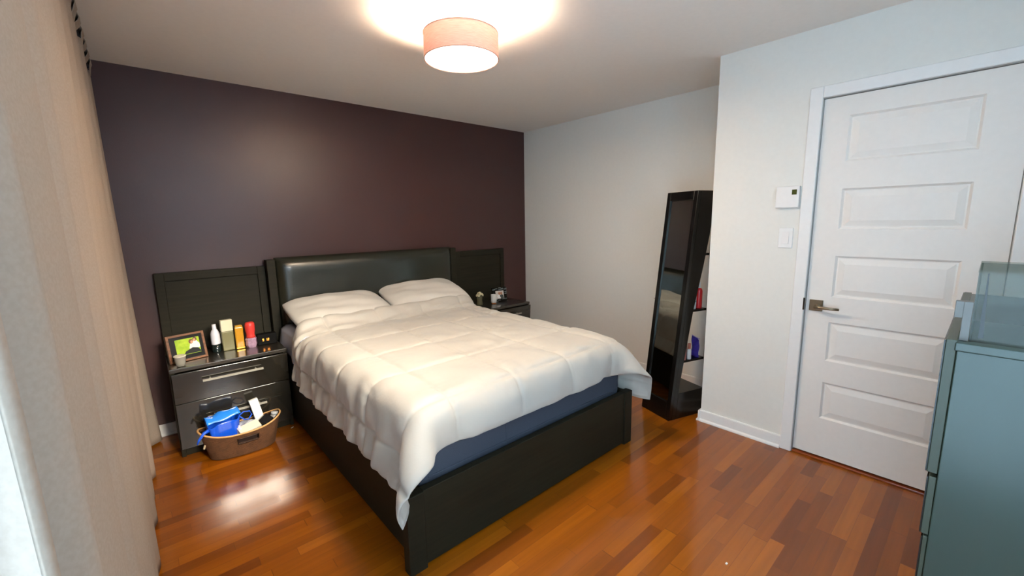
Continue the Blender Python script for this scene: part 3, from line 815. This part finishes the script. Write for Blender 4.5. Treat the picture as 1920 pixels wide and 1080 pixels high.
def scraps():
    for k, (x, y, r, lab) in enumerate(((-2.76, -.50, .6, 'tiny white paper scrap on the floor beside the bed near the basket'), (-1.756, -3.06, .1, 'tiny white crumb on the open floor beyond the footboard'))):
        bm = bmesh.new(); s = .012 if k == 0 else .006
        add_prism(bm, [(-s, -.003, 0), (s*.9, -.004, 0), (s, .003, 0), (-s*.8, .004, 0)], (0, 0, .0025))
        o = bm_obj('paper_scrap', bm, mat('white_paper', (240, 238, 232), .7)); o.location = (x, y, .0005); o.rotation_euler = (0, 0, r); tag(o, lab, 'paper scrap')
scraps()

# ------------------------------------------------------------------ leaning mirror cabinet
def mirror():
    B = Vector((-.763, -2.265, 0)); nb = Vector((.955, -.297, 0)); ul = Vector((.276, .961, 0))   # front right base corner, depth, towards the left
    t = thing('leaning_mirror', 'tall black floor mirror with open shelves behind it beside the door wall', 'mirror', B)
    M = Matrix((ul, nb, Vector((0, 0, 1)))).transposed()   # local axes: x=left along width, y=depth, z=up
    t.rotation_euler = M.to_euler()
    if M.determinant() < 0: pass
    return t, ul, nb
def mirror_cabinet():
    # local frame: a = along width (0 at the camera-side edge .. Wd), d = depth, z
    B = Vector((-.763, -2.265, 0)); nb = Vector((.955, -.297, 0)).normalized(); ul = Vector((-nb.y, nb.x, 0))
    Wd, Dp, Hh, S = .275, .345, 1.60, .18
    t = thing('leaning_mirror', 'tall black leaning floor mirror with open shelves behind it, beside the door wall', 'mirror', B)
    def P(a, d, z): return ul*a + nb*d + Vector((0, 0, z))
    def quadbox(bm, a0, a1, prof):   # prof: polygon in (d, z), extruded along a
        add_prism(bm, [P(a0, d, z) for d, z in prof], ul*(a1-a0))
    def fr(z): return S*z/Hh        # depth of the front face at height z
    th = .03; fw = .032
    bm = bmesh.new()   # front frame: two stiles + rails following the slope
    for a0, a1 in ((0, fw), (Wd-fw, Wd)): quadbox(bm, a0, a1, [(fr(0), 0), (fr(0)+th, 0), (fr(Hh)+th, Hh), (fr(Hh), Hh)])
    for z0, z1 in ((0, .13), (Hh-.06, Hh)): quadbox(bm, fw, Wd-fw, [(fr(z0), z0), (fr(z0)+th, z0), (fr(z1)+th, z1), (fr(z1), z1)])
    bm_obj('front_frame', bm, M_BLACK, t, bevel=.002)
    bm = bmesh.new(); z0, z1 = .13, Hh-.06
    quadbox(bm, fw, Wd-fw, [(fr(z0)+.012, z0), (fr(z0)+.018, z0), (fr(z1)+.018, z1), (fr(z1)+.012, z1)])
    g = mat('mirror_glass', (150, 150, 142), .02, .5, metal=1); bm_obj('mirror_glass', bm, g, t)
    bm = bmesh.new(); quadbox(bm, fw, Wd-fw, [(fr(z0)+.0185, z0), (fr(z0)+.026, z0), (fr(z1)+.026, z1), (fr(z1)+.0185, z1)]); bm_obj('mirror_backing', bm, M_BLACK, t)
    # side legs: broad tapering boards behind the front frame, rear uprights, base box
    for nm, a0, a1 in (('side_board', 0, .016), ('side_board', Wd-.016, Wd)):
        bm = bmesh.new(); quadbox(bm, a0, a1, [(fr(0)+th, 0), (.062, 0), (.092, .25), (.124, .43), (.188, .785), (.262, 1.09), (.304, 1.30), (.322, 1.42), (.33, Hh), (fr(Hh)+th, Hh)]); bm_obj(nm, bm, M_BLACK, t)
        bm = bmesh.new(); quadbox(bm, a0, a1, [(Dp-.014, 0), (Dp, 0), (Dp, Hh), (Dp-.014, Hh)]); bm_obj('rear_upright', bm, M_BLACK, t)
    bm = bmesh.new(); quadbox(bm, .0165, Wd-.0165, [(fr(Hh)+th, Hh-.02), (Dp, Hh-.02), (Dp, Hh), (fr(Hh)+th, Hh)]); bm_obj('top_board', bm, M_BLACK, t)
    bm = bmesh.new(); quadbox(bm, .0, Wd, [(.063, .0), (Dp-.0145, .0), (Dp-.0145, .19), (.086, .19)]); bm_obj('base_box', bm, M_BLACK, t, bevel=.002)
    shelves = (.42, .782, 1.176)
    for z in shelves:
        bm = bmesh.new(); quadbox(bm, .0165, Wd-.0165, [(fr(z)+th+.002, z-.016), (Dp-.0145, z-.016), (Dp-.0145, z), (fr(z)+th+.002, z)]); bm_obj('shelf', bm, M_BLACK, t)
    # jewellery hook on the far stile
    bm = bmesh.new(); add_tube(bm, [P(Wd+.0, .10, .83), P(Wd+.014, .098, .83)], .004, 8); bm_obj('knob', bm, M_STEEL, t, smooth=True)
    def put(a, d, z): return B + P(a, d, z)
    def bottle(name, label, a, d, z, prof, c, capprof=None, cc=None, cat='bottle', group='toiletries on the mirror shelves', sx=1, tr=0):
        o = thing(name, label, cat, put(a, d, z+.0004), 0, group)
        bm = bmesh.new(); add_lathe(bm, prof, 20, None, sx, 1); bm_obj('body', bm, mat(name+str(c), c, .3, coat=.3), o, smooth=True)
        if capprof: bm = bmesh.new(); add_lathe(bm, capprof, 16); bm_obj('cap', bm, mat(name+'cap'+str(cc), cc, .35), o, smooth=True)
    s2, s1 = .782, .42
    bottle('spray_can', 'tall red bottle with white nozzle on upper mirror shelf', .045, .285, s2, [(0,0),(.021,0),(.022,.006),(.022,.125),(.017,.14),(.010,.145),(0,.145)], (196,30,34), [(.009,.145),(.008,.175),(.005,.19),(0,.19)], (220,222,224))
    bottle('tube', 'white tube bottle beside the red bottle on upper mirror shelf', .045, .235, s2, [(0,0),(.017,0),(.018,.006),(.018,.045),(.018,.10),(.016,.128),(0,.13)], (206,206,204), [(.0185,.05),(.0188,.053),(.0185,.056)], (70,140,140))
    bottle('teal_bottle', 'green teal bottle at the back of upper mirror shelf', .09, .205, s2, [(0,0),(.018,0),(.018,.07),(.010,.085),(0,.086)], (60,130,120))
    bottle('pink_bottle', 'pink bottle at the front edge of lower mirror shelf', .035, .150, s1, [(0,0),(.018,0),(.019,.01),(.019,.09),(.012,.12),(.008,.125),(0,.125)], (196,120,110), [(.010,.125),(.010,.155),(0,.156)], (44,96,110))
    bottle('white_bottle', 'small white bottle in front of brown box on lower mirror shelf', .030, .200, s1, [(0,0),(.014,0),(.015,.006),(.015,.065),(.010,.075),(0,.076)], (226,222,216), [(.010,.076),(.010,.115),(0,.116)], (190,110,90))
    b = thing('brown_box', 'reddish brown box standing on lower mirror shelf', 'box', put(.095, .215, s1+.0004), .3)
    box('carton', (-.032, -.02, 0), (.032, .02, .145), mat('maroon_card', (134, 52, 38), .5), b, bevel=.002)
    box('lid', (-.033, -.021, .146), (.033, .021, .165), mat('maroon_lid', (150, 70, 50), .4), b, bevel=.002)
    o = thing('purple_pouch', 'shiny purple blue pouch leaning at the rear of lower mirror shelf', 'pouch', put(.055, .285, s1+.0004), 0)
    V, Fc = [], []
    for sgn in (1, -1):
        for j in range(11):
            for i in range(9):
                u, v = i/8*2-1, j/10
                V.append(tuple(ul*(u*.034) + nb*(sgn*.015*(1-u*u)*(1-v*.8)*min(1, v*6+.3)+.004*math.sin(9*v+4*u)) + Vector((0, 0, .14*v+.012*u*v))))
    for s_ in range(2):
        for j in range(10):
            for i in range(8): a = s_*99+j*9+i; Fc.append((a, a+1, a+10, a+9))
    mesh_obj('body', V, Fc, mat('violet_foil', (70, 58, 150), .22, coat=.8, noise=.3, nscale=60), o, smooth=True)
    bm = bmesh.new(); add_tube(bm, [ul*(-.034)+Vector((0,0,.138)), ul*.034+Vector((0,0,.152))], .003, 8); bm_obj('seam', bm, mat('lilac_seam', (170, 160, 220), .3), o)
mirror_cabinet()

# ------------------------------------------------------------------ thermostat and switch
def wall_things():
    t = thing('thermostat', 'white thermostat with small green display on the wall above the switch', 'thermostat', (XD, -2.842, 1.528))
    box('case', (-.026, -.058, -.060), (-.0005, .058, .060), M_TRIM, t, bevel=.003)
    box('display', (-.0268, -.046, .012), (-.0255, -.022, .040), mat('lcd_green', (72, 78, 36), .2), t)
    t = thing('light_switch', 'white rocker light switch on the wall below the thermostat', 'light switch', (XD, -2.845, 1.294))
    box('plate', (-.007, -.036, -.058), (-.0003, .036, .058), M_TRIM, t, bevel=.002)
    bm = bmesh.new(); add_prism(bm, [(-.0072, -.017, -.034), (-.013, -.017, -.034), (-.0085, -.017, .034), (-.0072, -.017, .034)], (0, .034, 0))
    bm_obj('rocker', bm, mat('switch_rocker', (236, 232, 230), .3), t, bevel=.001)
wall_things()

# ------------------------------------------------------------------ ceiling lamp
def ceiling_lamp():
    x, y = LAMP
    t = thing('ceiling_lamp', 'round drum ceiling lamp with pink fabric shade and glowing white diffuser', 'lamp', (x, y, H))
    Z = lambda z: z-H
    bm = bmesh.new(); add_lathe(bm, [(0, Z(H)-.0005), (.065, Z(H)-.0005), (.065, Z(2.385)), (.058, Z(2.378)), (0, Z(2.378))], 32); bm_obj('ceiling_plate', bm, M_STEEL, t, smooth=False)
    bm = bmesh.new()
    add_tube(bm, [(0, 0, Z(2.38)), (0, 0, Z(2.205))], .006, 8)
    for k in range(3):
        a = k*2*PI/3+.4; add_tube(bm, [(0, 0, Z(2.335)), (.06*math.cos(a), .06*math.sin(a), Z(2.335)), (.175*math.cos(a), .175*math.sin(a), Z(2.315))], .0025, 6)
    bm_obj('spider', bm, M_STEEL, t, smooth=True)
    m = bpy.data.materials.new('pink_linen_shade'); m.use_nodes = True; nt = m.node_tree
    for n in list(nt.nodes):
        if n.type != 'OUTPUT_MATERIAL': nt.nodes.remove(n)
    out = [n for n in nt.nodes if n.type == 'OUTPUT_MATERIAL'][0]
    d = nt.nodes.new('ShaderNodeBsdfDiffuse'); tr = nt.nodes.new('ShaderNodeBsdfTranslucent'); ms = nt.nodes.new('ShaderNodeMixShader'); ms.inputs[0].default_value = .07
    tc = nt.nodes.new('ShaderNodeTexCoord'); mp = nt.nodes.new('ShaderNodeMapping'); mp.inputs['Scale'].default_value = (14, 14, 240)
    n = nt.nodes.new('ShaderNodeTexNoise'); n.inputs['Scale'].default_value = 2; n.inputs['Detail'].default_value = 5
    cr = nt.nodes.new('ShaderNodeValToRGB'); cr.color_ramp.elements[0].position = .3; cr.color_ramp.elements[1].position = .75
    cr.color_ramp.elements[0].color = srgb(204, 162, 150); cr.color_ramp.elements[1].color = srgb(222, 186, 172)
    nt.links.new(tc.outputs['Object'], mp.inputs[0]); nt.links.new(mp.outputs[0], n.inputs['Vector']); nt.links.new(n.outputs['Fac'], cr.inputs[0])
    nt.links.new(cr.outputs[0], d.inputs[0]); nt.links.new(cr.outputs[0], tr.inputs[0]); nt.links.new(d.outputs[0], ms.inputs[1]); nt.links.new(tr.outputs[0], ms.inputs[2]); nt.links.new(ms.outputs[0], out.inputs[0])
    zb, zt, r = Z(2.200), Z(2.312), .180
    bm = bmesh.new(); n_ = 180
    ring = lambda rr, z: [bm.verts.new((rr*math.cos(2*PI*k/n_), rr*math.sin(2*PI*k/n_), z)) for k in range(n_)]
    R = [ring(r, zb), ring(r, zt), ring(r-.0025, zt), ring(r-.0025, zb)]
    for k in range(4):
        A, B_ = R[k], R[(k+1) % 4]
        for i in range(n_): bm.faces.new((A[i], A[(i+1) % n_], B_[(i+1) % n_], B_[i]))
    bm_obj('shade', bm, m, t)
    bm = bmesh.new()
    for z in (zb, zt): add_tube(bm, [((r-.001)*math.cos(2*PI*k/64), (r-.001)*math.sin(2*PI*k/64), z) for k in range(64)], .0032, 8, closed=True)
    bm_obj('shade_trim', bm, mat('pink_trim', (206, 156, 138), .7), t, smooth=True)
    # glowing acrylic diffuser
    md = bpy.data.materials.new('lit_diffuser'); md.use_nodes = True; b_ = md.node_tree.nodes['Principled BSDF']
    b_.inputs['Base Color'].default_value = (.9, .87, .8, 1); b_.inputs['Emission Color'].default_value = (1, .86, .66, 1); b_.inputs['Emission Strength'].default_value = 7
    bm = bmesh.new(); add_lathe(bm, [(0, zb+.006), (r-.004, zb+.006), (r-.004, zb+.002), (0, zb-.0005)], 64)
    bm_obj('diffuser', bm, md, t, smooth=False)
    bm = bmesh.new(); add_lathe(bm, [(0, zb-.008), (.006, zb-.006), (.006, zb-.0006), (0, zb-.0006)], 16); bm_obj('finial', bm, mat('white_finial', (240, 236, 228), .4), t, smooth=True)
    mb = bpy.data.materials.new('lit_bulb'); mb.use_nodes = True; b_ = mb.node_tree.nodes['Principled BSDF']
    b_.inputs['Emission Color'].default_value = (1, .80, .58, 1); b_.inputs['Emission Strength'].default_value = 750
    for s in (-1, 1):
        bm = bmesh.new(); Mx = Matrix.Translation((s*.030, 0, Z(2.252))) @ Matrix.Rotation(s*PI/2, 4, 'Y')
        add_lathe(bm, [(0, -.02), (.012, -.02), (.013, 0), (.02, .02), (.024, .035), (.018, .052), (0, .06)], 16, Mx)
        bm_obj('bulb', bm, mb, t, smooth=True)
ceiling_lamp()

# ------------------------------------------------------------------ curtains
def fabric(name, c1, c2, trans):
    m = bpy.data.materials.new(name); m.use_nodes = True; nt = m.node_tree
    for n in list(nt.nodes):
        if n.type != 'OUTPUT_MATERIAL': nt.nodes.remove(n)
    out = [n for n in nt.nodes if n.type == 'OUTPUT_MATERIAL'][0]
    d = nt.nodes.new('ShaderNodeBsdfDiffuse'); tr = nt.nodes.new('ShaderNodeBsdfTranslucent'); ms = nt.nodes.new('ShaderNodeMixShader'); ms.inputs[0].default_value = trans
    tc = nt.nodes.new('ShaderNodeTexCoord'); n = nt.nodes.new('ShaderNodeTexNoise'); n.inputs['Scale'].default_value = 180; n.inputs['Detail'].default_value = 3
    cr = nt.nodes.new('ShaderNodeValToRGB'); cr.color_ramp.elements[0].position = .35; cr.color_ramp.elements[1].position = .65
    cr.color_ramp.elements[0].color = srgb(*c1); cr.color_ramp.elements[1].color = srgb(*c2)
    nt.links.new(tc.outputs['Object'], n.inputs['Vector']); nt.links.new(n.outputs['Fac'], cr.inputs[0])
    nt.links.new(cr.outputs[0], d.inputs[0]); nt.links.new(cr.outputs[0], tr.inputs[0]); nt.links.new(d.outputs[0], ms.inputs[1]); nt.links.new(tr.outputs[0], ms.inputs[2]); nt.links.new(ms.outputs[0], out.inputs[0])
    return m
def curtain_mesh(y0, y1, z0, z1, fx, n, m_, thick=.002):
    V, Fc = [], []
    for j in range(m_+1):
        v = j/m_; z = z0+(z1-z0)*v
        for i in range(n+1):
            y = y0+(y1-y0)*i/n; V.append((fx(y, v), y+.01*math.sin(2.2*v+5*y), z))
    for j in range(m_):
        for i in range(n): a = j*(n+1)+i; Fc.append((a, a+1, a+n+2, a+n+1))
    return V, Fc
def curtains():
    C1 = fabric('taupe_curtain_fabric', (160, 144, 130), (166, 150, 136), .04)
    C2 = fabric('white_sheer_fabric', (226, 232, 232), (236, 240, 240), .55)
    t = thing('curtain', 'taupe full length curtain in deep folds along the left wall', 'curtain', (XL+.05, -1.6, 0))
    off = Vector(t.location)
    def fx(y, v):
        yy = y+.05*(1-v)*math.sin(1.7*y)
        for (ya, xa), (yb, xb) in zip(FOLD, FOLD[1:]):
            if ya <= yy <= yb: break
        else: (ya, xa), (yb, xb) = (FOLD[0], FOLD[0]) if yy < FOLD[0][0] else (FOLD[-1], FOLD[-1])
        u = (yy-ya)/max(yb-ya, 1e-6); u = min(1, max(0, u)); u = u*u*(3-2*u)
        w = xa+(xb-xa)*u
        flare = .05*math.exp(-((y+.07)/.10)**2)*(1-v)**3
        return XL+.052+(.65+.35*(1-v))*w+flare+.003*math.sin(5*v+2*y)
    rf = random.Random(12); FOLD = [(-3.275, .0), (-3.215, .040), (-3.15, -.034), (-3.05, .042), (-2.93, -.030)]
    y = -2.66; sgn = 1
    while y < 0: FOLD.append((y, sgn*rf.uniform(.020, .032))); sgn = -sgn; y += rf.uniform(.09, .19)
    FOLD.append((.1, 0))
    V, Fc = curtain_mesh(-3.245, -.035, .012, 2.315, fx, 420, 50)
    o = mesh_obj('fabric_panel', [Vector(p)-off for p in V], Fc, C1, t, smooth=True)
    s = o.modifiers.new('t', 'SOLIDIFY'); s.thickness = .0025
    y = -.10
    while y > -3.2:
        bm = bmesh.new(); pts = []
        w = .045
        for k in range(17):
            a = -PI*.5+2*PI*k/16
        x0 = fx(y, 1)
        prof = [(x0+.001, 2.30), (XL+.074, 2.345), (XL+.080, 2.362), (XL+.074, 2.379), (XL+.058, 2.387), (XL+.042, 2.379), (XL+.036, 2.362), (x0-.004, 2.30)]
        inner = [(x0-.001, 2.302), (XL+.072, 2.346), (XL+.0775, 2.362), (XL+.0725, 2.377), (XL+.058, 2.3845), (XL+.0435, 2.377), (XL+.0385, 2.362), (x0-.0025, 2.302)]
        for a, b, c, d in zip(prof, prof[1:], inner[1:], inner): add_prism(bm, [(a[0], y-w, a[1]), (b[0], y-w, b[1]), (c[0], y-w, c[1]), (d[0], y-w, d[1])], (0, 2*w, 0))
        bmesh.ops.translate(bm, verts=bm.verts, vec=-off)
        bm_obj('tab', bm, C1, t); y -= .17
    r = thing('curtain_rod', 'black curtain rod just under the ceiling on the left wall', 'curtain rod', (XL+.058, -1.9, 2.362))
    bm = bmesh.new(); add_tube(bm, [(0, -2.2, 0), (0, 1.86, 0)], .017, 16); bm_obj('pole', bm, M_BLACK, r, smooth=True)
    for yy in (-2.0, 0, 1.78):
        bm = bmesh.new(); add_box(bm, (-.0575, yy-.012, -.02), (-.016, yy+.012, .012)); bm_obj('bracket', bm, M_BLACK, r)
    s = thing('sheer_curtain', 'white sheer curtain in front of the patio door at the left edge', 'curtain', (XL+.05, -3.6, 0))
    off2 = Vector(s.location)
    def fx2(y, v): return XL+.050+.016*math.sin(y*2*PI/.13+.5)+.004*math.sin(4*v)
    V, Fc = curtain_mesh(-4.15, -3.255, .012, 2.335, fx2, 200, 20)
    mesh_obj('fabric_panel', [Vector(p)-off2 for p in V], Fc, C2, s, smooth=True)
curtains()

# ------------------------------------------------------------------ chest of drawers at the right edge
def dresser():
    X0, X1, Y1, Y0, Z1 = -2.0, -1.08, -3.615, -4.12, 1.117
    t = thing('chest_of_drawers', 'tall chest of drawers with glossy teal end panel at the right edge', 'chest of drawers', (X0, Y0, 0))
    off = Vector(t.location)
    def part(o): o.location = -off; o.parent = t; return o
    MT = mat('teal_lacquer', (42, 58, 51), .36, .5, coat=.25, coat_rough=.12, noise=.12, nscale=3)
    MG = mat('grey_green_edge', (58, 64, 52), .4)
    part(box('end_panel', (X0, Y0, .0), (X0+.02, Y1-.004, Z1-.02), MT, bevel=.002))
    part(box('end_panel', (X1-.02, Y0, .0), (X1, Y1-.004, Z1-.02), MT, bevel=.002))
    bm = bmesh.new(); add_box(bm, (X0+.02, Y0, .05), (X1-.02, Y1-.03, Z1-.02)); part(bm_obj('carcass', bm, M_BLACK))
    part(box('top', (X0-.002, Y0, Z1-.02), (X1+.002, Y1+.0, Z1), MT, bevel=.002))
    for za, zb, p in ((.06, .35, .006), (.355, .60, .006), (.605, .765, .011), (.775, 1.122, .016)):
        part(box('drawer', (X0+.002, Y1-.003, za), (X1-.002, Y1+p, zb), MG, bevel=.0015))
        part(box('drawer_edge', (X0+.001, Y1+p+.0003, za+.002), (X1-.001, Y1+p+.003, zb-.002), M_BLACK))
    # clear grey display case standing on top
    g = bpy.data.materials.new('grey_tinted_acrylic'); g.use_nodes = True; b_ = g.node_tree.nodes['Principled BSDF']
    nt = g.node_tree; nt.nodes.remove(b_); out = [n_ for n_ in nt.nodes if n_.type == 'OUTPUT_MATERIAL'][0]
    tp = nt.nodes.new('ShaderNodeBsdfTransparent'); tp.inputs[0].default_value = srgb(222, 226, 224)
    gl = nt.nodes.new('ShaderNodeBsdfGlossy'); gl.inputs[1].default_value = .05
    mx = nt.nodes.new('ShaderNodeMixShader')
    mx.inputs[0].default_value = .015; nt.links.new(tp.outputs[0], mx.inputs[1]); nt.links.new(gl.outputs[0], mx.inputs[2]); nt.links.new(mx.outputs[0], out.inputs[0])
    c = thing('display_case', 'clear grey acrylic case with black edge strip standing on the teal chest', 'display case', (X0+.03, Y1-.02, Z1+.0005))
    Hc = .165
    for nm, lo, hi in (('pane', (0, -.42, 0), (.004, 0, Hc)), ('pane', (.30, -.42, 0), (.304, 0, Hc)), ('pane', (.0045, -.004, 0), (.2995, 0, Hc)), ('pane', (.0045, -.42, 0), (.2995, -.416, Hc))):
        box(nm, lo, hi, g, c)
    box('lid', (-.001, -.421, Hc+.0005), (.305, .001, Hc+.0045), g, c)
    bm = bmesh.new(); add_prism(bm, [(-.0015, -.014, .01), (-.0015, -.0225, .012), (-.0015, -.0165, Hc), (-.0015, -.0145, Hc)], (.002, 0, 0)); bm_obj('edge_strip', bm, M_BLACK, c)
    bm = bmesh.new(); add_box(bm, (-.0012, .0005, .0), (.02, .016, .095)); add_box(bm, (-.0012, .0155, .055), (.02, .030, .095))
    bm_obj('bracket', bm, mat('grey_bracket', (92, 90, 86), .35), c, bevel=.001)
dresser()
